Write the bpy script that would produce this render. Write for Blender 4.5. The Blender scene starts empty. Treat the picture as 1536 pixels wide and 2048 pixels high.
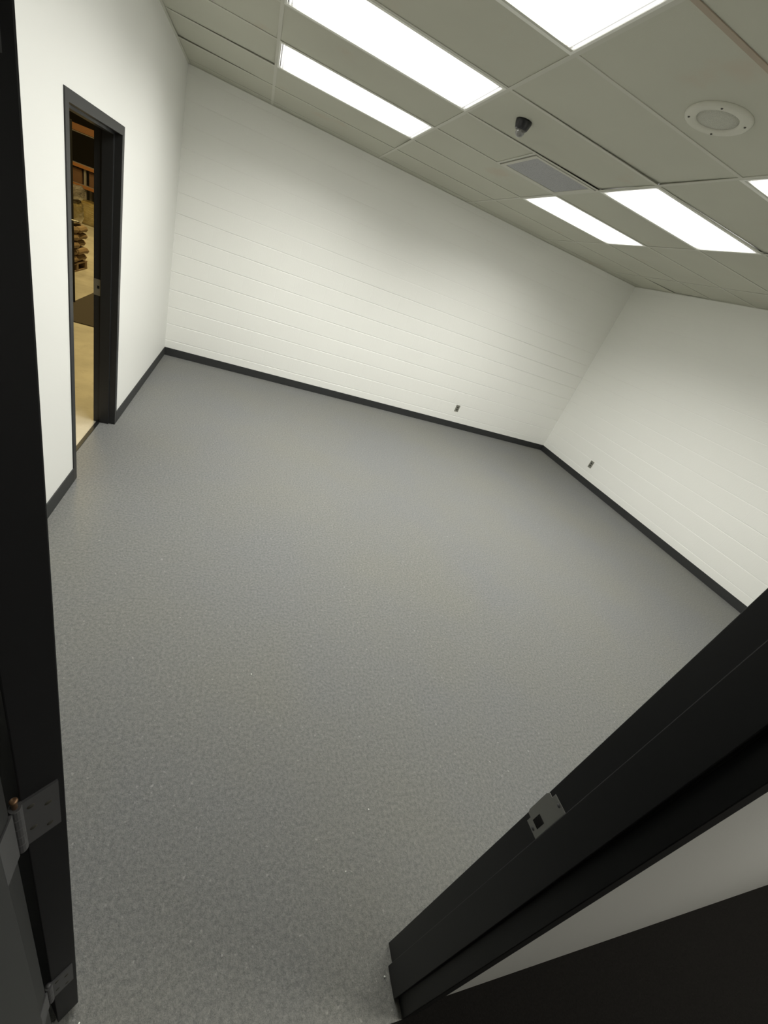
import bpy, bmesh, math, random
from mathutils import Vector, Matrix
random.seed(4)
sc = bpy.context.scene
col = sc.collection
PI = math.pi

# ------------------------------------------------------------------ helpers
def tag(o, label=None, cat=None, group=None, kind=None):
    if label: o['label'] = label
    if cat: o['category'] = cat
    if group: o['group'] = group
    if kind: o['kind'] = kind
    return o

def obj(name, bm, m, parent=None, smooth=False, bevel=0.0, seg=2):
    bmesh.ops.recalc_face_normals(bm, faces=bm.faces)
    me = bpy.data.meshes.new(name); bm.to_mesh(me); bm.free()
    if smooth:
        for p in me.polygons: p.use_smooth = True
    o = bpy.data.objects.new(name, me); col.objects.link(o)
    for x in (m if isinstance(m, (list, tuple)) else [m]): me.materials.append(x)
    if parent is not None: o.parent = parent
    if bevel:
        b = o.modifiers.new('bevel', 'BEVEL'); b.width = bevel; b.segments = seg; b.limit_method = 'ANGLE'; b.angle_limit = 0.6
    return o

def empty(name, loc=(0, 0, 0), rz=0.0):
    o = bpy.data.objects.new(name, None); col.objects.link(o)
    o.location = loc; o.rotation_euler = (0, 0, rz); o.empty_display_size = 0.1
    return o

def box(bm, x0, x1, y0, y1, z0, z1, mi=0, M=None):
    vs = [Vector((x, y, z)) for z in (z0, z1) for y in (y0, y1) for x in (x0, x1)]
    if M is not None: vs = [M @ v for v in vs]
    v = [bm.verts.new(p) for p in vs]
    for f in ((0, 2, 3, 1), (4, 5, 7, 6), (0, 1, 5, 4), (2, 6, 7, 3), (0, 4, 6, 2), (1, 3, 7, 5)):
        bm.faces.new([v[i] for i in f]).material_index = mi
    return bm

def bx(*a, **k):
    return box(bmesh.new(), *a, **k)

def lathe(bm, prof, n=32, M=None, mi=0, closed=False):
    rings = []
    for r, z in prof:
        if r < 1e-6:
            p = Vector((0, 0, z)); rings.append([bm.verts.new(M @ p if M else p)])
        else:
            ring = []
            for k in range(n):
                a = 2 * PI * k / n; p = Vector((r * math.cos(a), r * math.sin(a), z))
                ring.append(bm.verts.new(M @ p if M else p))
            rings.append(ring)
    pairs = list(zip(rings[:-1], rings[1:]))
    if closed: pairs.append((rings[-1], rings[0]))
    for a, b in pairs:
        for k in range(n):
            q = [a[k % len(a)], a[(k + 1) % len(a)], b[(k + 1) % len(b)], b[k % len(b)]]
            u = []
            for w in q:
                if w not in u: u.append(w)
            if len(u) > 2:
                f = bm.faces.new(u); f.material_index = mi
    return bm

def tube(bm, pts, r, n=10, mi=0):
    pts = [Vector(p) for p in pts]; rings = []
    for i, p in enumerate(pts):
        t = (pts[min(i + 1, len(pts) - 1)] - pts[max(i - 1, 0)]).normalized()
        u = t.cross(Vector((0, 0, 1)))
        if u.length < 1e-3: u = t.cross(Vector((1, 0, 0)))
        u.normalize(); w = t.cross(u)
        rings.append([bm.verts.new(p + r * (math.cos(2 * PI * k / n) * u + math.sin(2 * PI * k / n) * w)) for k in range(n)])
    for a, b in zip(rings[:-1], rings[1:]):
        for k in range(n): bm.faces.new([a[k], a[(k + 1) % n], b[(k + 1) % n], b[k]]).material_index = mi
    bm.faces.new(rings[0]).material_index = mi; bm.faces.new(rings[-1]).material_index = mi
    return bm

# ------------------------------------------------------------------ materials
def mat(name, c, rough=0.6, metal=0.0, spec=0.5):
    m = bpy.data.materials.new(name); m.use_nodes = True
    b = m.node_tree.nodes['Principled BSDF']
    b.inputs['Base Color'].default_value = (*c, 1); b.inputs['Roughness'].default_value = rough
    b.inputs['Metallic'].default_value = metal; b.inputs['Specular IOR Level'].default_value = spec
    return m

class N:
    """thin wrapper for node building"""
    def __init__(s, m):
        s.m = m; s.t = m.node_tree; s.b = s.t.nodes['Principled BSDF']
        s.co = s.t.nodes.new('ShaderNodeTexCoord').outputs['Object']
    def link(s, a, b): s.t.links.new(a, b)
    def node(s, typ, ins=(), **props):
        n = s.t.nodes.new(typ)
        for k, v in props.items(): setattr(n, k, v)
        for k, v in dict(ins).items():
            if hasattr(v, 'is_linked'): s.link(v, n.inputs[k])
            else: n.inputs[k].default_value = v
        return n
    def noise(s, scale, detail=2.0, rough=0.5, vec=None):
        return s.node('ShaderNodeTexNoise', {'Vector': vec or s.co, 'Scale': scale, 'Detail': detail, 'Roughness': rough}).outputs['Fac']
    def math(s, op, a, b=0.0, c=None):
        n = s.t.nodes.new('ShaderNodeMath'); n.operation = op
        for i, v in enumerate([a, b] + ([c] if c is not None else [])):
            if hasattr(v, 'is_linked'): s.link(v, n.inputs[i])
            else: n.inputs[i].default_value = v
        return n.outputs[0]
    def rng(s, v, a, b, c, d, smooth=False):
        n = s.node('ShaderNodeMapRange', {'Value': v, 'From Min': a, 'From Max': b, 'To Min': c, 'To Max': d})
        if smooth: n.interpolation_type = 'SMOOTHSTEP'
        return n.outputs['Result']
    def mix(s, f, a, b):
        n = s.t.nodes.new('ShaderNodeMix'); n.data_type = 'RGBA'
        for i, v in ((0, f), (6, a), (7, b)):
            if hasattr(v, 'is_linked'): s.link(v, n.inputs[i])
            else: n.inputs[i].default_value = v if i == 0 else (*v, 1)
        return n.outputs[2]
    def bump(s, h, strength=0.3, dist=0.01):
        n = s.node('ShaderNodeBump', {'Height': h, 'Strength': strength, 'Distance': dist})
        s.link(n.outputs['Normal'], s.b.inputs['Normal'])
    def color(s, c): s.link(c, s.b.inputs['Base Color'])
    def xyz(s):
        n = s.node('ShaderNodeSeparateXYZ', {0: s.co}); return n.outputs

WALLC = (0.84, 0.84, 0.80)
def m_drywall():
    m = mat('painted drywall', (0.80, 0.80, 0.77), 0.55, spec=0.35); k = N(m)
    k.color(k.mix(k.noise(1.3, 3), (0.785, 0.785, 0.755), (0.81, 0.81, 0.78)))
    k.bump(k.noise(160, 3), 0.10, 0.002); return m

def m_block(axis):
    m = mat('painted block ' + axis, WALLC, 0.48, spec=0.4); k = N(m); o = k.xyz()
    z = o['Z']; h = o[axis]
    row = k.math('DIVIDE', z, 0.2032)
    wob = k.math('MULTIPLY', k.math('SUBTRACT', k.noise(3.0, 2), 0.5), 0.015)
    fr = k.math('SUBTRACT', k.math('FRACT', k.math('ADD', k.math('ADD', row, 0.5), wob)), 0.5)   # 0 at a bed joint, struck with a sloping lower lip
    bed = k.math('MAXIMUM', k.rng(fr, 0.0, 0.012, 0.0, 1.0), k.rng(fr, 0.0, -0.055, 0.0, 1.0))
    par = k.math('MULTIPLY', k.math('MODULO', k.math('FLOOR', row), 2.0), 0.5)
    fh = k.math('ABSOLUTE', k.math('SUBTRACT', k.math('FRACT', k.math('ADD', k.math('DIVIDE', h, 0.4064), par)), 0.5))
    head = k.rng(fh, 0.0, 0.014, 0.93, 1.0, True)
    hgt = k.math('MINIMUM', bed, head)
    amp = k.math('MULTIPLY', k.rng(k.noise(0.9, 2), 0.3, 0.7, 0.5, 1.0), k.rng(z, 1.3, 2.2, 1.0, 0.22, True))   # the upper courses are filled smoother
    hgt = k.math('MULTIPLY', hgt, amp)
    hgt = k.math('ADD', hgt, k.math('MULTIPLY', k.noise(70, 3), 0.10))
    k.bump(hgt, 0.85 if axis == 'X' else 0.5, 0.0085)
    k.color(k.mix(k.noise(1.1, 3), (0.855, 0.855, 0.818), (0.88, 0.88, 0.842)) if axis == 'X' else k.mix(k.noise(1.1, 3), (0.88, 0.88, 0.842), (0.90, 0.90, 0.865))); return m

def m_carpet():
    m = mat('grey loop carpet', (0.2, 0.2, 0.2), 0.95, spec=0.12); k = N(m)
    fine = k.noise(420, 2, 0.6); mid = k.noise(75, 4, 0.7); big = k.noise(0.9, 3, 0.55)
    loops = k.node('ShaderNodeTexVoronoi', {'Vector': k.co, 'Scale': 170.0}).outputs['Distance']
    c1 = k.mix(k.rng(mid, 0.36, 0.64, 0, 1), (0.112, 0.114, 0.114), (0.247, 0.247, 0.234))
    c2 = k.mix(k.rng(fine, 0.3, 0.75, 0, 1), (0.095, 0.097, 0.097), (0.280, 0.280, 0.265))
    c = k.mix(0.5, c1, c2)
    spk = k.rng(k.noise(60, 2, 0.5), 0.66, 0.78, 0, 0.35)
    c = k.mix(spk, c, (0.50, 0.50, 0.47))
    tint = k.mix(k.rng(big, 0.35, 0.65, 0, 1), (0.98, 0.99, 1.01), (1.02, 1.015, 0.97))
    mu = k.t.nodes.new('ShaderNodeMix'); mu.data_type = 'RGBA'; mu.blend_type = 'MULTIPLY'; mu.inputs[0].default_value = 1.0
    k.link(c, mu.inputs[6]); k.link(tint, mu.inputs[7]); k.color(mu.outputs[2])
    k.bump(k.math('ADD', k.math('MULTIPLY', mid, 0.7), k.math('MULTIPLY', loops, 0.5)), 0.32, 0.005)
    return m

def m_tile():
    m = mat('acoustic tile', (0.7, 0.7, 0.62), 0.9, spec=0.15); k = N(m); o = k.xyz()
    n = k.noise(0.8, 3)
    c = k.mix(k.rng(n, 0.35, 0.7, 0, 1), (0.54, 0.54, 0.458), (0.50, 0.497, 0.42))
    st = k.math('MULTIPLY', k.rng(k.noise(1.7, 4, 0.6), 0.60, 0.74, 0, 1, True), 0.45)       # faint water stains
    c = k.mix(st, c, (0.52, 0.44, 0.35))
    k.color(c); k.bump(k.noise(240, 3), 0.15, 0.003); return m

def m_black(name, c, rough):
    m = mat(name, c, rough, spec=0.5); k = N(m)
    k.color(k.mix(k.noise(6, 4), c, tuple(x * 1.35 for x in c))); k.bump(k.noise(260, 2), 0.06, 0.001); return m

M_DRY = m_drywall(); M_BLKX = m_block('X'); M_BLKY = m_block('Y'); M_CARPET = m_carpet(); M_TILE = m_tile()
M_FRAME = m_black('black frame enamel', (0.013, 0.0135, 0.014), 0.42)
M_DOOR = m_black('black door paint', (0.009, 0.009, 0.0105), 0.6)
M_COVE = m_black('black rubber cove base', (0.021, 0.022, 0.022), 0.55)
M_TBAR = mat('ceiling tee bar', (0.56, 0.555, 0.485), 0.6, spec=0.3)
M_PLENUM = mat('dark plenum', (0.03, 0.03, 0.026), 0.9)
M_STAIN = mat('stained tee bar', (0.40, 0.335, 0.26), 0.8)
M_STEEL = mat('satin steel', (0.42, 0.42, 0.39), 0.38, 0.9)
M_HINGE = mat('painted hinge', (0.115, 0.115, 0.12), 0.5, 0.2)
M_BRASS = mat('brass pin', (0.36, 0.21, 0.12), 0.45, 0.8)
M_HOLE = mat('dark hole', (0.004, 0.003, 0.003), 0.9)
M_WHITE = mat('white enamel', (0.78, 0.78, 0.72), 0.5)
M_HOUSE = mat('grey housing', (0.08, 0.08, 0.076), 0.6)
M_BLACKP = mat('black plastic', (0.012, 0.012, 0.014), 0.35)
M_PLATE = mat('brown grey plate', (0.24, 0.24, 0.20), 0.45, 0.2)
M_RECEP = mat('dark receptacle', (0.055, 0.052, 0.042), 0.5)
M_CRUMB = mat('pale crumb', (0.85, 0.85, 0.8), 0.5)

def m_lens():
    m = bpy.data.materials.new('prismatic lens'); m.use_nodes = True; t = m.node_tree; t.nodes.clear()
    out = t.nodes.new('ShaderNodeOutputMaterial'); em = t.nodes.new('ShaderNodeEmission')
    co = t.nodes.new('ShaderNodeTexCoord'); sp = t.nodes.new('ShaderNodeSeparateXYZ'); t.links.new(co.outputs['Object'], sp.inputs[0])
    def mth(op, a, b):
        n = t.nodes.new('ShaderNodeMath'); n.operation = op
        for i, v in enumerate((a, b)):
            if hasattr(v, 'is_linked'): t.links.new(v, n.inputs[i])
            else: n.inputs[i].default_value = v
        return n.outputs[0]
    # the tubes stop short of the ends of the box, so the prism rows show there
    def rows(v, half, fade):
        d = mth('SUBTRACT', half, mth('ABSOLUTE', v, 0))
        edge = t.nodes.new('ShaderNodeMapRange'); edge.interpolation_type = 'SMOOTHSTEP'
        t.links.new(d, edge.inputs[0]); edge.inputs[1].default_value = 0.0; edge.inputs[2].default_value = fade
        edge.inputs[3].default_value = 0.0; edge.inputs[4].default_value = 1.0
        s = mth('ADD', mth('MULTIPLY', mth('SINE', mth('MULTIPLY', v, 2 * PI / 0.020), 0), 0.5), 0.5)
        s = mth('POWER', s, 1.6)
        return mth('ADD', mth('MULTIPLY', edge.outputs[0], 1.0), mth('MULTIPLY', mth('SUBTRACT', 1.0, edge.outputs[0]), mth('ADD', 0.02, mth('MULTIPLY', s, 0.55))))
    f = mth('MULTIPLY', rows(sp.outputs['X'], 0.594, 0.11), rows(sp.outputs['Y'], 0.27, 0.045))
    st = mth('MULTIPLY', f, LENS)
    em.inputs['Color'].default_value = (1.0, 0.99, 0.94, 1)
    tr = t.nodes.new('ShaderNodeBsdfTransparent'); tr.inputs[0].default_value = (.92, .92, .92, 1); ad = t.nodes.new('ShaderNodeAddShader')
    t.links.new(st, em.inputs['Strength']); t.links.new(em.outputs[0], ad.inputs[0]); t.links.new(tr.outputs[0], ad.inputs[1]); t.links.new(ad.outputs[0], out.inputs['Surface'])
    return m
LENS = 2.2
M_LENS = m_lens()

# ------------------------------------------------------------------ dimensions (metres)
W, D, H = 6.441, 5.612, 2.91
YI, YO = -0.118, -0.254             # front wall: room face, corridor face
XL = -0.136                         # warehouse face of the left wall

def quad(bm, pts, mi=0):
    f = bm.faces.new([bm.verts.new(p) for p in pts]); f.material_index = mi; return f

# ------------------------------------------------------------------ floors
bm = bmesh.new()
P = [(-.10, YO), (.680, YO), (.680, -.2695), (1.698, -.2695), (1.698, YO), (W + .1, YO), (W + .1, D + .1), (-.10, D + .1)]
lo = [bm.verts.new((x, y, -.06)) for x, y in P]; hi = [bm.verts.new((x, y, 0)) for x, y in P]
bm.faces.new(lo); bm.faces.new(hi)
for k in range(8): bm.faces.new([lo[k], lo[(k + 1) % 8], hi[(k + 1) % 8], hi[k]])
fl = obj('floor', bm, M_CARPET)
tag(fl, 'mottled grey loop-pile carpet covering the empty room', 'floor', kind='structure')
bm = bx(-0.128, -0.10, 2.415, 3.317, -0.03, 0.004)
tag(obj('trim_1', bm, M_FRAME, bevel=0.002), 'dark carpet edge strip across the narrow doorway in the left wall', 'threshold strip', kind='structure')

# ------------------------------------------------------------------ walls
HT = 3.10
def wall_hole(name, axis, c0, c1, a0, a1, h0, h1, hz, m):
    """a wall slab between c0 and c1 with one doorway h0..h1 up to hz, one mesh"""
    bm = bmesh.new()
    def P(c, a, z): return (c, a, z) if axis == 'Y' else (a, c, z)
    for c in (c0, c1):
        vs = {}
        def V(a, z):
            if (a, z) not in vs: vs[(a, z)] = bm.verts.new(P(c, a, z))
            return vs[(a, z)]
        for q in (((a0, 0), (h0, 0), (h0, hz), (a0, hz)), ((a0, hz), (h0, hz), (h0, HT), (a0, HT)), ((h0, hz), (h1, hz), (h1, HT), (h0, HT)),
                  ((h1, hz), (a1, hz), (a1, HT), (h1, HT)), ((h1, 0), (a1, 0), (a1, hz), (h1, hz))):
            bm.faces.new([V(*p) for p in q])
    for (p, q) in (((h0, 0), (h0, hz)), ((h0, hz), (h1, hz)), ((h1, hz), (h1, 0)), ((a0, 0), (a0, HT)), ((a0, HT), (a1, HT)), ((a1, HT), (a1, 0))):
        quad(bm, [P(c0, *p), P(c0, *q), P(c1, *q), P(c1, *p)])
    bmesh.ops.remove_doubles(bm, verts=bm.verts, dist=1e-5)
    return obj(name, bm, m)
tag(wall_hole('wall_left', 'Y', XL, 0.0, YO, D + 0.12, 2.367, 3.365, 2.070, M_DRY), 'smooth white drywall wall holding the narrow open doorway', 'wall', kind='structure')
tag(wall_hole('wall_front', 'X', YO, YI, -0.0, W + 0.0, 0.678, 1.700, 2.121, M_DRY), 'white wall around the near doorway, its corridor face showing as a pale wedge', 'wall', kind='structure')
tag(obj('wall_back', bx(0.0, W + 0.15, D, D + 0.2, 0, HT), M_BLKX), 'white painted block wall facing the near doorway, with long mortar lines', 'wall', kind='structure')
tag(obj('wall_right', bx(W, W + 0.2, YO, D, 0, HT), M_BLKY), 'white painted block wall with one outlet near its far corner', 'wall', kind='structure')

# ------------------------------------------------------------------ ceiling
TX = [0.0, 0.815, 2.047, 3.290, 4.525, 5.760, W]
TY = [YI, 0.150, 0.740, 1.330, 1.920, 2.510, 3.100, 3.690, 4.280, 4.870, 5.460, D]
LX = [(0.837, 2.024), (3.315, 4.504)]
LY = [(1.401, 1.905), (2.537, 3.077), (3.711, 4.247)]
light_cells = {(i, j) for i in (1, 3) for j in (3, 5, 7)}
bm = bmesh.new()
box(bm, -0.1, W + 0.1, YO, D + 0.1, H + 0.16, H + 0.20, 1)          # deck above the tiles
for i in range(6):
    for j in range(11):
        if (i, j) in light_cells: continue
        x0, x1, y0, y1 = TX[i] + .003, TX[i + 1] - .003, TY[j] + .003, TY[j + 1] - .003
        if i == 0: x0 -= .003
        if j == 10: y1 += .004
        spans = [(x0, x1)]
        if (i, j) == (2, 6): spans = [(x0, 2.644)]                   # the other half holds the air grille
        for a, b in spans:
            zz = H + 0.0022
            t = [zz + random.uniform(0, .0015) for _ in range(4)]
            if random.random() < .3: t[random.randrange(4)] += .009  # a corner that does not sit down in the grid
            lo = [bm.verts.new(p) for p in ((a, y0, t[0]), (b, y0, t[1]), (b, y1, t[2]), (a, y1, t[3]))]
            hi = [bm.verts.new((v.co.x, v.co.y, v.co.z + .016)) for v in lo]
            bm.faces.new(lo); bm.faces.new(hi)
            for k in range(4): bm.faces.new([lo[k], lo[(k + 1) % 4], hi[(k + 1) % 4], hi[k]])
ce = obj('ceiling', bm, [M_TILE, M_PLENUM])
tag(ce, 'drop ceiling of off-white rectangular tiles, slightly sagging and stained', 'ceiling', kind='structure')
bm = bmesh.new()
tw = 0.012
for x in TX[1:-1]: box(bm, x - tw, x + tw, YI, D, H - .001, H + .002)
for j, y in enumerate(TY[1:-1], 1):
    for i in range(6):
        stain = (j == 3 and i == 2)
        box(bm, TX[i] + (tw if i else 0), TX[i + 1] - (tw if i < 5 else 0), y - tw, y + tw, H - .0008, H + .002, 1 if stain else 0)
box(bm, 2.640, 2.664, 3.112, 3.678, H - .0008, H + .002)
box(bm, 0, W, D - .02, D, H - .004, H + .001); box(bm, 0, .02, YI, D, H - .004, H + .001)
box(bm, W - .02, W, YI, D, H - .004, H + .001); box(bm, 0, W, YI, YI + .02, H - .004, H + .001)
tag(obj('trim_2', bm, [M_TBAR, M_STAIN]), 'thin off-white metal grid strips between the ceiling tiles', 'ceiling grid', kind='structure')

# ------------------------------------------------------------------ ceiling lights
def area(name, loc, size, power, color, rot=(0, 0, 0), sy=None):
    l = bpy.data.lights.new(name, 'AREA'); l.energy = power; l.color = color; l.size = size
    if sy: l.shape = 'RECTANGLE'; l.size_y = sy
    o = bpy.data.objects.new(name, l); col.objects.link(o); o.location = loc; o.rotation_euler = rot; return o
LAMP, LCOL, SPREAD = 27.0, (1.0, .993, .94), 147
def make_light():
    root = empty('ceiling_light')
    bm = bmesh.new()
    hx, hy = 0.606, 0.290
    for a in ((-hx, hx, -hy, -hy + .022), (-hx, hx, hy - .022, hy), (-hx, -hx + .013, -hy + .022, hy - .022), (hx - .013, hx, -hy + .022, hy - .022)):
        box(bm, *a, 0.001, 0.010)
    obj('frame', bm, M_WHITE, root)
    obj('housing', bx(-hx, hx, -hy, hy, .030, .11), M_HOUSE, root)
    obj('lens', bx(-.5945, .5945, -.270, .270, .003, .009), M_LENS, root)
    return root
LL = {(0, 0): 'lit ceiling light panel at the top picture edge, left of the round speaker',
      (0, 1): 'long lit ceiling light panel pointing at the dome camera',
      (0, 2): 'lit ceiling light panel nearest the back wall and the left wall',
      (1, 0): 'lit ceiling light panel cut by the right picture edge, only its corner showing',
      (1, 1): 'wide lit ceiling light panel next to the one cut by the right edge',
      (1, 2): 'lit ceiling light panel touching the grey air grille, nearest the back right corner'}
proto = None
for (i, j), lab in LL.items():
    if proto is None: o = proto = make_light()
    else:
        o = proto.copy(); col.objects.link(o)
        for ch in proto.children:
            c = ch.copy(); col.objects.link(c); c.parent = o
    o.location = ((LX[i][0] + LX[i][1]) / 2, (LY[j][0] + LY[j][1]) / 2, H - .003)
    tube_lamp = area('lamp', (o.location.x, o.location.y, H + .015), 1.02, LAMP, LCOL, sy=.46)
    tube_lamp.data.spread = math.radians(SPREAD)
    tag(o, lab, 'ceiling light', 'recessed ceiling light panels')

# ------------------------------------------------------------------ air grille, speaker, dome camera
root = empty('air_grille', (2.965, 3.385, H))
bm = bmesh.new()
for a in ((-.292, .310, -.268, -.238), (-.292, .310, .235, .290), (-.292, -.262, -.238, .235), (.268, .310, -.238, .235)):
    box(bm, *a, -.006, .004)
obj('grille_frame', bm, M_TBAR, root, bevel=.002)
mg = mat('perforated grey metal', (0.34, 0.345, 0.36), 0.6, 0.0); k = N(mg)
vz = k.node('ShaderNodeTexVoronoi', {'Vector': k.co, 'Scale': 110.0}).outputs['Distance']
k.color(k.mix(k.rng(vz, 0.15, 0.4, 1, 0, True), (0.36, 0.362, 0.37), (0.18, 0.182, 0.19)))
obj('perforated_panel', bx(-.262, .268, -.238, .235, -.002, .003), mg, root)
tag(root, 'grey perforated air grille set in the ceiling past the dome camera', 'air vent')

root = empty('ceiling_speaker', (2.719, 1.680, H))
bm = bmesh.new()
lathe(bm, [(.090, .004), (.090, -.004), (.097, -.010), (.128, -.011), (.140, -.007), (.144, 0), (.144, .004)], 56, closed=True)
obj('ring', bm, mat('cream speaker ring', (0.60, 0.595, 0.51), 0.5), root, smooth=True)
ms = mat('speaker cloth', (0.50, 0.50, 0.43), 0.8); k = N(ms)
vz = k.node('ShaderNodeTexVoronoi', {'Vector': k.co, 'Scale': 260.0}).outputs['Distance']
k.color(k.mix(k.rng(vz, 0.2, 0.5, 1, 0), (0.50, 0.50, 0.43), (0.36, 0.36, 0.31)))
obj('speaker_grille', lathe(bmesh.new(), [(0, -.007), (.06, -.006), (.091, -.003), (.091, .003), (0, .003)], 48), ms, root, smooth=True)
for a in (135, 45, -45, -135):
    Mx = Matrix.Translation((.119 * math.cos(math.radians(a)), .119 * math.sin(math.radians(a)), 0))
    obj('screw', lathe(bmesh.new(), [(0, -.0145), (.004, -.0135), (.0055, -.0105), (.0055, -.008)], 12, M=Mx), M_RECEP, root, smooth=True)
tag(root, 'round cream ceiling speaker with four screws in its ring', 'speaker')

root = empty('security_camera', (2.318, 2.762, H + .004))
bm = lathe(bmesh.new(), [(0, 0), (.052, 0), (.052, -.008), (.048, -.022), (.041, -.040), (.034, -.047), (0, -.047)], 40)
obj('mount_base', bm, M_BLACKP, root, smooth=True)
mdome = mat('smoked dome', (0.20, 0.20, 0.19), 0.12, spec=0.8); mdome.node_tree.nodes['Principled BSDF'].inputs['Coat Weight'].default_value = 0.4
pr = [(.0285, -.045), (.029, -.054)] + [(.029 * math.cos(a), -.056 - .026 * math.sin(a)) for a in [PI / 2 * k / 9 for k in range(1, 10)]]
pr[-1] = (0, pr[-1][1])
obj('dome', lathe(bmesh.new(), pr, 36), mdome, root, smooth=True)['label'] = 'smoky grey clear dome'
tag(root, 'small black dome security camera hanging from the ceiling', 'camera')

# ------------------------------------------------------------------ baseboards
BH, BT = 0.1016, 0.007
def base(name, lab, *boxes):
    bm = bmesh.new()
    for b in boxes: box(bm, *b, 0.0, BH)
    return tag(obj(name, bm, M_COVE, bevel=.0025), lab, 'baseboard', kind='structure')
base('baseboard_back', 'black rubber baseboard along the back block wall', (0.0, W, D - BT, D))
base('baseboard_right', 'black rubber baseboard along the right block wall', (W - BT, W, YI, D - BT))
base('baseboard_left', 'black rubber baseboard along the left wall on both sides of the doorway', (0.0, BT, YI, 2.365), (0.0, BT, 3.367, D - BT))
base('baseboard_front', 'black rubber baseboard on the inner face of the near wall', (BT, .674, YI, YI + BT), (1.704, W - BT, YI, YI + BT))

# ------------------------------------------------------------------ pressed metal door frames (double rabbet profile)
def frame_mesh(h0, h1, hz, depth, r1, r2, stop, face, place):
    prof = [(face, 0), (0, 0), (0, r1), (-stop, r1), (-stop, depth - r2), (0, depth - r2), (0, depth), (face, depth)]
    bm = bmesh.new(); rows = []
    for o, d in prof:
        rows.append([bm.verts.new(place(a, d, z)) for a, z in ((h0 - o, 0), (h0 - o, hz + o), (h1 + o, hz + o), (h1 + o, 0))])
    n = len(rows)
    for i in range(n):
        a, b = rows[i], rows[(i + 1) % n]
        for k in range(3): bm.faces.new([a[k], a[k + 1], b[k + 1], b[k]])
    for e in (0, 3): bm.faces.new([r[e] for r in rows])
    return bm

# near doorway
JL, JR, FY0, FY1, DH = 0.724, 1.654, -0.106, -0.270, 2.075
fr = obj('trim_3', frame_mesh(JL, JR, DH, FY0 - FY1, .050, .043, .016, .050, lambda a, d, z: (a, FY0 - d, z)), M_FRAME, bevel=.0015)
tag(fr, 'black metal frame of the near doorway, its strike jamb crossing the lower right', 'door frame', kind='structure')
# strike plate on the right jamb, lip curling over the room edge
bm = bmesh.new()
def plate_out(pts, t=.0016, hole=None):
    bm = bmesh.new()
    a = [bm.verts.new((JR - t, y, z)) for y, z in pts]; b = [bm.verts.new((JR + .001, y, z)) for y, z in pts]
    for k in range(len(pts)): bm.faces.new([a[k], a[(k + 1) % len(pts)], b[(k + 1) % len(pts)], b[k]])
    bm.faces.new(a); bm.faces.new(b); return bm
pts = [(-.152, .930), (-.152, 1.053), (-.117, 1.053), (-.117, 1.039), (-.108, 1.039), (-.1045, 1.030), (-.1045, .955), (-.108, .946), (-.117, .946), (-.117, .930)]
sp = obj('strike_plate', plate_out(pts), M_STEEL, fr, bevel=.0006)
sp['label'] = 'dull steel strike plate with a square latch hole'
obj('latch_hole', bx(JR - .0022, JR - .0010, -.141, -.1235, .950, .979), M_HOLE, sp)
for z in (.9375, 1.0455):
    obj('screw', lathe(bmesh.new(), [(0, .0012), (.0035, .0009), (.0045, 0)], 12, M=Matrix.Translation((JR - .0016, -.135, z)) @ Matrix.Rotation(-PI / 2, 4, 'Y')), M_HINGE, sp, smooth=True)
# frame-side hinge leaves
HZ = (0.335, 1.133, 1.941)
for z in HZ:
    obj('hinge_leaf', bx(JL - .001, JL + .0018, FY0 - .040, FY0 + .002, z - .057, z + .057), M_HINGE, fr)

# near door leaf, swung well into the room
OPEN = math.radians(128)
piv = Vector((JL + .001, FY0 + .010, 0))
ph = OPEN - PI / 2
dr = empty('door_1', piv, ph)                    # local x = through the leaf (room face to corridor face), local y = along the leaf
DT, DWd = .0445, .915
leaf = bx(.006, .006 + DT, .002, DWd, .012, 2.069)
obj('door_panel', leaf, M_DOOR, dr, bevel=.0015)
for z in HZ:
    hg = obj('hinge', bx(.003, .043, -.0012, .0030, z - .057, z + .057), M_HINGE, dr)
    bm = bmesh.new()
    for q in range(5):
        lathe(bm, [(0, 0), (.0062, 0), (.0068, .001), (.0068, .0208), (.0062, .0218), (0, .0218)], 16, M=Matrix.Translation((0, 0, z - .057 + q * .0228)))
    obj('hinge_knuckle', bm, M_HINGE, hg, smooth=False)
    up = .013 if abs(z - 1.133) < .01 else .003
    pn = obj('hinge_pin', lathe(bmesh.new(), [(0, -.02), (.0030, -.02), (.0030, up), (.0042, up + .001), (.0042, up + .0025), (.003, up + .004), (0, up + .004)], 14, M=Matrix.Translation((0, 0, z + .057))), M_BRASS if up > .01 else M_HINGE, hg, smooth=True)
    for (sx_, sz_) in ((.014, .038), (.031, .019), (.014, -.019), (.031, -.038)):
        obj('screw', lathe(bmesh.new(), [(0, .0012), (.003, .0010), (.0042, 0)], 10, M=Matrix.Translation((sx_, -.0012, z + sz_)) @ Matrix.Rotation(PI / 2, 4, 'X')), M_RECEP, hg, smooth=True)
def lever(parent, x, side, y, z, ydir):
    bm = lathe(bmesh.new(), [(0, 0), (.030, 0), (.030, .006), (.026, .010), (.012, .012), (.010, .050), (0, .050)], 24, M=Matrix.Translation((x, y, z)) @ Matrix.Rotation(side * PI / 2, 4, 'Y'))
    tube(bm, [(x + side * .044, y, z), (x + side * .046, y + ydir * .03, z), (x + side * .044, y + ydir * .09, z - .002), (x + side * .038, y + ydir * .115, z - .003)], .009)
    o = obj('lever_handle', bm, M_STEEL, parent, smooth=True); o['label'] = 'satin steel lever handle'; return o
lever(dr, .006, -1, DWd - .07, 1.0, -1); lever(dr, .006 + DT, 1, DWd - .07, 1.0, -1)
tag(dr, 'black door leaf swung open at the left, seen along its hinge edge with plain metal hinges', 'door', kind='structure')

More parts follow.
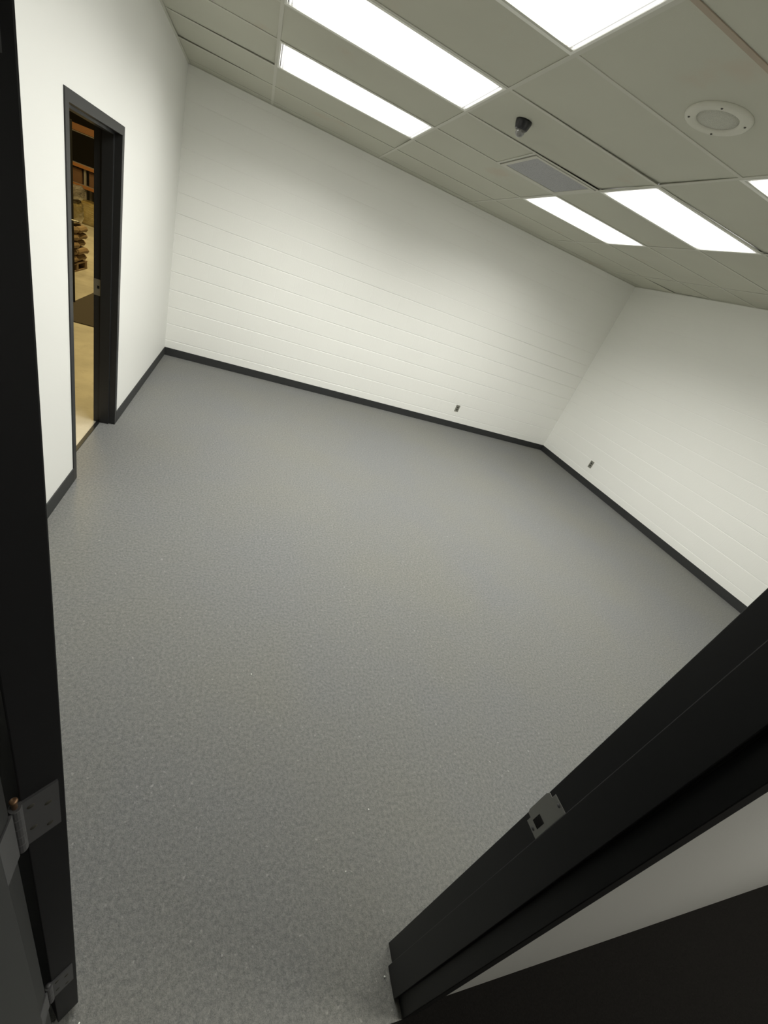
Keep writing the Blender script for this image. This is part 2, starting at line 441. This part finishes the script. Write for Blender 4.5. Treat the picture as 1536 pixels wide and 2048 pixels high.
# doorway in the left wall
G0, G1, GX, GD = 2.415, 3.317, 0.006, 0.156
fr2 = obj('trim_4', frame_mesh(G0, G1, 2.022, GD, .045, .045, .014, .050, lambda a, d, z: (GX - d, a, z)), M_FRAME, bevel=.0015)
tag(fr2, 'black metal frame of the narrow doorway in the left wall', 'door frame', kind='structure')
bm = bmesh.new(); box(bm, -.150, -.103, G1 - .0018, G1 + .001, 1.018, 1.130)
sp2 = obj('strike_plate', bm, M_STEEL, fr2, bevel=.0006); sp2['label'] = 'dull steel strike plate with a small dark latch hole'
obj('latch_hole', bx(-.128, -.114, G1 - .0024, G1 - .0012, 1.066, 1.086), M_HOLE, sp2)

# ------------------------------------------------------------------ outlets
def outlet(name, loc, rz, lab):
    r = empty(name, loc, rz)                     # local -y faces the room
    obj('cover_plate', bx(-.036, .036, -.006, 0, -.058, .058), M_PLATE, r, bevel=.002)
    for s in (1, -1):
        bm = lathe(bmesh.new(), [(0, .0025), (.0155, .0025), (.017, .0015), (.017, 0)], 20, M=Matrix.Translation((0, -.006, s * .0195)) @ Matrix.Rotation(PI / 2, 4, 'X'))
        rc = obj('receptacle', bm, M_RECEP, r, smooth=False)
        bm = bmesh.new()
        for x in (-.0062, .0062): box(bm, x - .0012, x + .0012, -.0092, -.0084, s * .0195 - .002, s * .0195 + .0065)
        lathe(bm, [(0, .0008), (.0025, .0006), (.0025, 0)], 10, M=Matrix.Translation((0, -.0085, s * .0195 - .0075)) @ Matrix.Rotation(PI / 2, 4, 'X'))
        obj('slots', bm, M_HOLE, rc)
    obj('screw', lathe(bmesh.new(), [(0, .0012), (.003, .0009), (.004, 0)], 10, M=Matrix.Translation((0, -.006, 0)) @ Matrix.Rotation(PI / 2, 4, 'X')), M_STEEL, r, smooth=True)
    tag(r, lab, 'outlet', 'wall outlets above the baseboard'); return r
outlet('wall_outlet', (4.402, D, .339), 0, 'duplex outlet on the back block wall, between two mortar lines')
outlet('wall_outlet', (W, 4.442, .334), -PI / 2, 'duplex outlet on the right wall near the far corner')

# ------------------------------------------------------------------ bright crumbs on the carpet
for (x, y, lab) in ((CR) for CR in (
        (1.620, -.176, 'tiny white crumb on the carpet against the foot of the black strike jamb'),
        (1.671, .277, 'tiny white crumb on the carpet just above the strike plate, nearest it'),
        (1.538, .096, 'tiny white crumb on the open carpet, between the jamb foot and the strike plate'),
        (1.191, .902, 'tiny white crumb in mid carpet, farther into the room than the other crumbs'),
        (.775, -.10, 'tiny white crumb on the carpet under the bottom hinge of the open door'))):
    bm = bmesh.new(); bmesh.ops.create_icosphere(bm, subdivisions=1, radius=.0028)
    for v in bm.verts: v.co *= random.uniform(.7, 1.25); v.co.z = v.co.z * .7 + .0018
    o = obj('crumb', bm, M_CRUMB); o.location = (x, y, 0); tag(o, lab, 'crumb', 'white crumbs on the carpet')

# ------------------------------------------------------------------ corridor the picture is taken from
m_cf = mat('dark corridor carpet', (0.012, 0.0115, 0.0105), 0.95, spec=0.05); k = N(m_cf)
k.color(k.mix(k.noise(180, 3), (0.007, 0.0065, 0.006), (0.016, 0.015, 0.014))); k.bump(k.noise(300, 2), .4, .004)
tag(obj('floor_corridor', bx(-1.6, 5.2, -2.6, YO, -.06, -.001), m_cf), 'nearly black corridor floor below the white wall wedge', 'floor', kind='structure')
M_CW = mat('corridor paint', (0.30, 0.30, 0.28), 0.6)
bm = bmesh.new()
box(bm, -1.6, 5.2, -2.75, -2.6, 0, 2.85); box(bm, -1.75, -1.6, -2.75, YO, 0, 2.85); box(bm, 5.2, 5.35, -2.75, YO, 0, 2.85)
box(bm, -1.6, XL, YO - .002, YO + .12, 0, 2.85)
tag(obj('wall_corridor', bm, M_CW), 'plain walls of the dim corridor outside the near doorway', 'wall', kind='structure')
tag(obj('ceiling_corridor', bx(-1.75, 5.35, -2.75, YO, 2.85, 2.95), M_CW), 'corridor ceiling outside the near doorway', 'ceiling', kind='structure')

# ------------------------------------------------------------------ warehouse beyond the left doorway
mc = mat('worn concrete', (0.45, 0.43, 0.38), 0.42, spec=0.4); k = N(mc)
c = k.mix(k.rng(k.noise(1.6, 5, .6), .3, .7, 0, 1), (0.36, 0.335, 0.28), (0.55, 0.52, 0.44))
c = k.mix(k.rng(k.noise(7, 4, .7), .55, .75, 0, .5), c, (0.27, 0.24, 0.19)); k.color(c); k.bump(k.noise(60, 3), .08, .003)
tag(obj('floor_warehouse', bx(-12, -.128, -4, 24, -.08, -.002), mc), 'yellow-lit worn concrete floor seen through the narrow doorway', 'floor', kind='structure')
M_WW = mat('dark warehouse cladding', (0.035, 0.030, 0.024), 0.85)
bm = bmesh.new()
box(bm, -12.2, -12, -4, 24.2, 0, 6); box(bm, -12, XL, 24, 24.2, 0, 6); box(bm, -12, XL, -4.2, -4, 0, 6); box(bm, XL, XL + .12, D + .121, 24, 0, 6)
box(bm, XL, XL + .12, -4, -2.76, 0, 6)
tag(obj('wall_warehouse', bm, M_WW), 'dark far walls of the warehouse beyond the narrow doorway', 'wall', kind='structure')
tag(obj('ceiling_warehouse', bx(-12.2, XL, -4.2, 24.2, 6, 6.1), M_WW), 'dark warehouse roof beyond the narrow doorway', 'ceiling', kind='structure')
# partition and the open door standing in the warehouse
tag(obj('wall_partition', bx(-3.3, -2.235, 6.60, 6.72, 0, 2.6), M_WW), 'dark partition holding the warehouse-side open door', 'wall', kind='structure')
d2 = empty('door_2', (-2.225, 6.70, 0), math.atan2(.275, .825))
obj('door_panel', bx(0, .868, -.022, .022, .012, 2.13), M_DOOR, d2, bevel=.002)
bm = lathe(bmesh.new(), [(0, 0), (.028, 0), (.028, .006), (.012, .010), (.010, .048), (0, .048)], 20, M=Matrix.Translation((.81, -.022, 1.06)) @ Matrix.Rotation(PI / 2, 4, 'X'))
tube(bm, [(.81, -.066, 1.06), (.84, -.068, 1.06), (.90, -.066, 1.058), (.925, -.060, 1.055)], .009)
o = obj('lever_handle', bm, M_STEEL, d2, smooth=True); o['label'] = 'bright steel lever handle'
tag(d2, 'dark open door standing in the warehouse, its steel lever catching light', 'door', kind='structure')
mm = mat('brown entry mat', (0.05, 0.04, 0.03), 0.95); k = N(mm); k.color(k.mix(k.noise(150, 3), (0.035, 0.028, 0.021), (0.065, 0.052, 0.038)))
bm = bmesh.new(); box(bm, -1.425, -.35, 6.0, 8.05, -.002, .010)
mt = obj('floor_mat', bm, mm, bevel=.003); tag(mt, 'dark brown entry mat on the warehouse floor seen through the narrow doorway', 'mat')

# pallet with sacks and wrapped load
mw = mat('pallet timber', (0.22, 0.15, 0.085), 0.8); k = N(mw); k.color(k.mix(k.noise(9, 4), (0.16, 0.105, 0.06), (0.28, 0.20, 0.12)))
pal = empty('wooden_pallet', (-2.62, 9.22, 0))
for x in (-.5, -.17, .17, .5): obj('deck_board', bx(x - .07, x + .07, -.52, .52, .118, .138), mw, pal)
for y in (-.46, 0, .46): obj('stringer', bx(-.57, .57, y - .045, y + .045, .02, .118), mw, pal)
for x in (-.5, 0, .5): obj('bottom_board', bx(x - .07, x + .07, -.52, .52, 0, .02), mw, pal)
tag(pal, 'wooden pallet under the sack stack on the warehouse floor', 'pallet')
msk = mat('tan paper sack', (0.24, 0.16, 0.08), 0.7); k = N(msk); k.color(k.mix(k.noise(5, 4), (0.16, 0.10, 0.05), (0.30, 0.21, 0.11))); k.bump(k.noise(14, 4), .5, .02)
def sack_mesh(lx, ly, lz):
    bm = bmesh.new(); bmesh.ops.create_cube(bm, size=1)
    bmesh.ops.subdivide_edges(bm, edges=bm.edges, cuts=7, use_grid_fill=True)
    for v in bm.verts:
        x, y, z = v.co * 2
        e = 1 - max(abs(x), abs(y)) ** 10 * .12
        bul = .93 + .07 * (1 - x * x) * (1 - y * y)
        pin = 1 - .08 * abs(z)
        v.co = Vector((x * lx / 2 * pin, y * ly / 2 * pin, z * lz / 2 * e * bul + .006 * math.sin(7 * x + 3 * y)))
    return bm
sk = None
lay = ('on the bottom layer', 'on the second layer', 'on the third layer', 'on the fourth layer', 'on the fifth layer')
for l in range(5):
    for q in range(2):
        lab = 'tan paper sack %s of the pallet stack, %s' % (lay[l], 'nearer the doorway' if q == 0 else 'farther from the doorway')
        pos = (-2.35 + random.uniform(-.03, .03), 8.99 + q * .50, 0.138 + .0645 + l * .1185)
        if sk is None: sk = o = obj('sack', sack_mesh(.62, .470, .112), msk, smooth=True)
        else: o = sk.copy(); col.objects.link(o)
        o.location = pos; o.rotation_euler = (0, 0, random.uniform(-.05, .05)); tag(o, lab, 'sack', 'sacks stacked on the pallet')
        # the layer has a rear sack the doorway does not show; it is left out
def m_wrap(name, c1, c2):
    m = mat(name, c1, 0.16, spec=0.9); k = N(m)
    k.color(k.mix(k.rng(k.noise(4, 4), .35, .65, 0, 1), c1, c2)); 
    ws = k.node('ShaderNodeMapping', {'Vector': k.co, 'Scale': (1, 1, 5)}).outputs[0]
    k.bump(k.noise(6, 5, .65, vec=ws), .9, .05); k.b.inputs['Coat Weight'].default_value = .7; k.b.inputs['Coat Roughness'].default_value = .1
    return m
M_WRAPT = m_wrap('clear wrap over tan sacks', (0.26, 0.19, 0.06), (0.40, 0.32, 0.13))
M_WRAPG = m_wrap('clear wrap over grey goods', (0.20, 0.17, 0.14), (0.36, 0.32, 0.27))
def bundle(lx, ly, lz, seed):
    rr = random.Random(seed); bm = bmesh.new(); bmesh.ops.create_cube(bm, size=1)
    bmesh.ops.subdivide_edges(bm, edges=bm.edges, cuts=9, use_grid_fill=True)
    for v in bm.verts:
        x, y, z = v.co * 2
        r = 1 - .07 * abs(z) ** 3 - .05 * (abs(x * y)) ** 3
        v.co = Vector((x * lx / 2 * r + rr.uniform(-.008, .008), y * ly / 2 * r + rr.uniform(-.008, .008), (z + 1) * lz / 2 + .012 * math.sin(9 * x + 5 * y) * (1 if z > 0 else 0)))
    return bm
o = obj('wrapped_bundle', bundle(.98, 1.0, .36, 1), M_WRAPT, smooth=True); o.location = (-2.545, 9.20, .746); tag(o, 'shiny plastic-wrapped tan bundle resting on the sacks', 'bundle')
o = obj('wrapped_bundle', bundle(.90, .98, .215, 2), M_WRAPG, smooth=True); o.location = (-2.50, 9.23, 1.121); tag(o, 'grey plastic-wrapped bundle topping the pallet stack', 'bundle')
o = obj('wrapped_bundle', bundle(1.1, 1.0, .62, 3), M_WRAPT, smooth=True); o.location = (-4.0, 17.0, -.001); tag(o, 'low wrapped bundle on the far floor behind the pallet stack', 'bundle')

# pallet rack far back
rk = empty('storage_rack', (-4.6, 18.4, 0))
M_BEAM = mat('orange rack beam', (0.36, 0.15, 0.045), 0.6); M_POST = mat('grey rack post', (0.30, 0.27, 0.24), 0.5)
for z in (.90, 1.44):
    for y in (-.35, .35): obj('beam', bx(-2.0, 1.6, y - .03, y + .03, z - .045, z + .045), M_BEAM, rk)['label'] = 'orange beam'
for x in (-1.85, .07, 1.5):
    for y in (-.26, .30): obj('upright', bx(x - .03, x + .03, y - .04, y + .04, 0, 1.44 if x == .07 else 3.0), M_POST, rk)
for z in (.95, 1.49, 2.3): obj('shelf_deck', bx(-1.98, 1.58, -.32, .32, z - .005, z + .01), M_POST, rk)
tag(rk, 'far storage rack with orange beams and grey posts in the warehouse', 'rack')
mcb = mat('brown carton', (0.16, 0.085, 0.045), 0.8); k = N(mcb); k.color(k.mix(k.noise(3, 3), (0.12, 0.06, 0.033), (0.20, 0.11, 0.06)))
mco = mat('orange carton', (0.26, 0.12, 0.05), 0.8)
def carton(x0, x1, z0, z1, m, lab, y0=18.12, y1=18.68):
    o = obj('carton', bx(-(x1 - x0) / 2, (x1 - x0) / 2, -(y1 - y0) / 2, (y1 - y0) / 2, 0, z1 - z0), m, bevel=.006)
    o.location = ((x0 + x1) / 2, (y0 + y1) / 2, z0)
    tag(o, lab, 'carton', 'cartons on the far rack')
carton(-5.35, -4.62, .963, 1.36, mcb, 'brown carton on the lower rack level, left of the grey post')
carton(-4.42, -3.75, .963, 1.38, mcb, 'brown carton on the lower rack level, right of the grey post')
carton(-5.40, -4.25, 2.320, 2.50, mco, 'long orange carton on the top rack level')

# ------------------------------------------------------------------ lights that are not lenses
area('corridor_lamp', (3.5, -.85, 2.84), .9, 52, (1, .97, .88), sy=.6)
WARM = (1.0, .76, .33)
area('high_bay_lamp', (-.75, 5.3, 5.9), .5, 185, WARM)
area('high_bay_lamp', (-.9, 12.0, 5.9), .5, 330, WARM)
area('high_bay_lamp', (-3.2, 14.5, 5.9), .5, 110, WARM)

w = bpy.data.worlds.new('World'); sc.world = w; w.use_nodes = True
w.node_tree.nodes['Background'].inputs[0].default_value = (0, 0, 0, 1)

# ------------------------------------------------------------------ camera
F, PPX, PPY = 815.895, -14.859, -31.0
cam = bpy.data.cameras.new('camera'); co = bpy.data.objects.new('camera', cam); col.objects.link(co)
cam.sensor_fit = 'VERTICAL'; cam.sensor_height = 36.0; cam.lens = F / 2048 * 36.0
cam.shift_x = -PPX / 2048; cam.shift_y = PPY / 2048; cam.clip_start = .01; cam.clip_end = 100
R = ((0.9174817267, -0.2309815919, 0.3238437669), (0.1537177608, -0.5450038822, -0.8242218260), (0.3668761796, 0.8059890028, -0.4645251298))
r, d, f = (Vector(x) for x in R)
Mx = Matrix((( r.x, -d.x, -f.x, 0.88475), (r.y, -d.y, -f.y, -0.38422), (r.z, -d.z, -f.z, 1.85780), (0, 0, 0, 1)))
co.matrix_world = Mx
sc.camera = co

vs = sc.view_settings
vs.view_transform = 'Standard'; vs.look = 'None'; vs.exposure = 0.0; vs.gamma = 1.0; vs.use_curve_mapping = False
sc.cycles.max_bounces = 16; sc.cycles.diffuse_bounces = 10; sc.cycles.sample_clamp_indirect = 8
sc.cycles.use_denoising = True
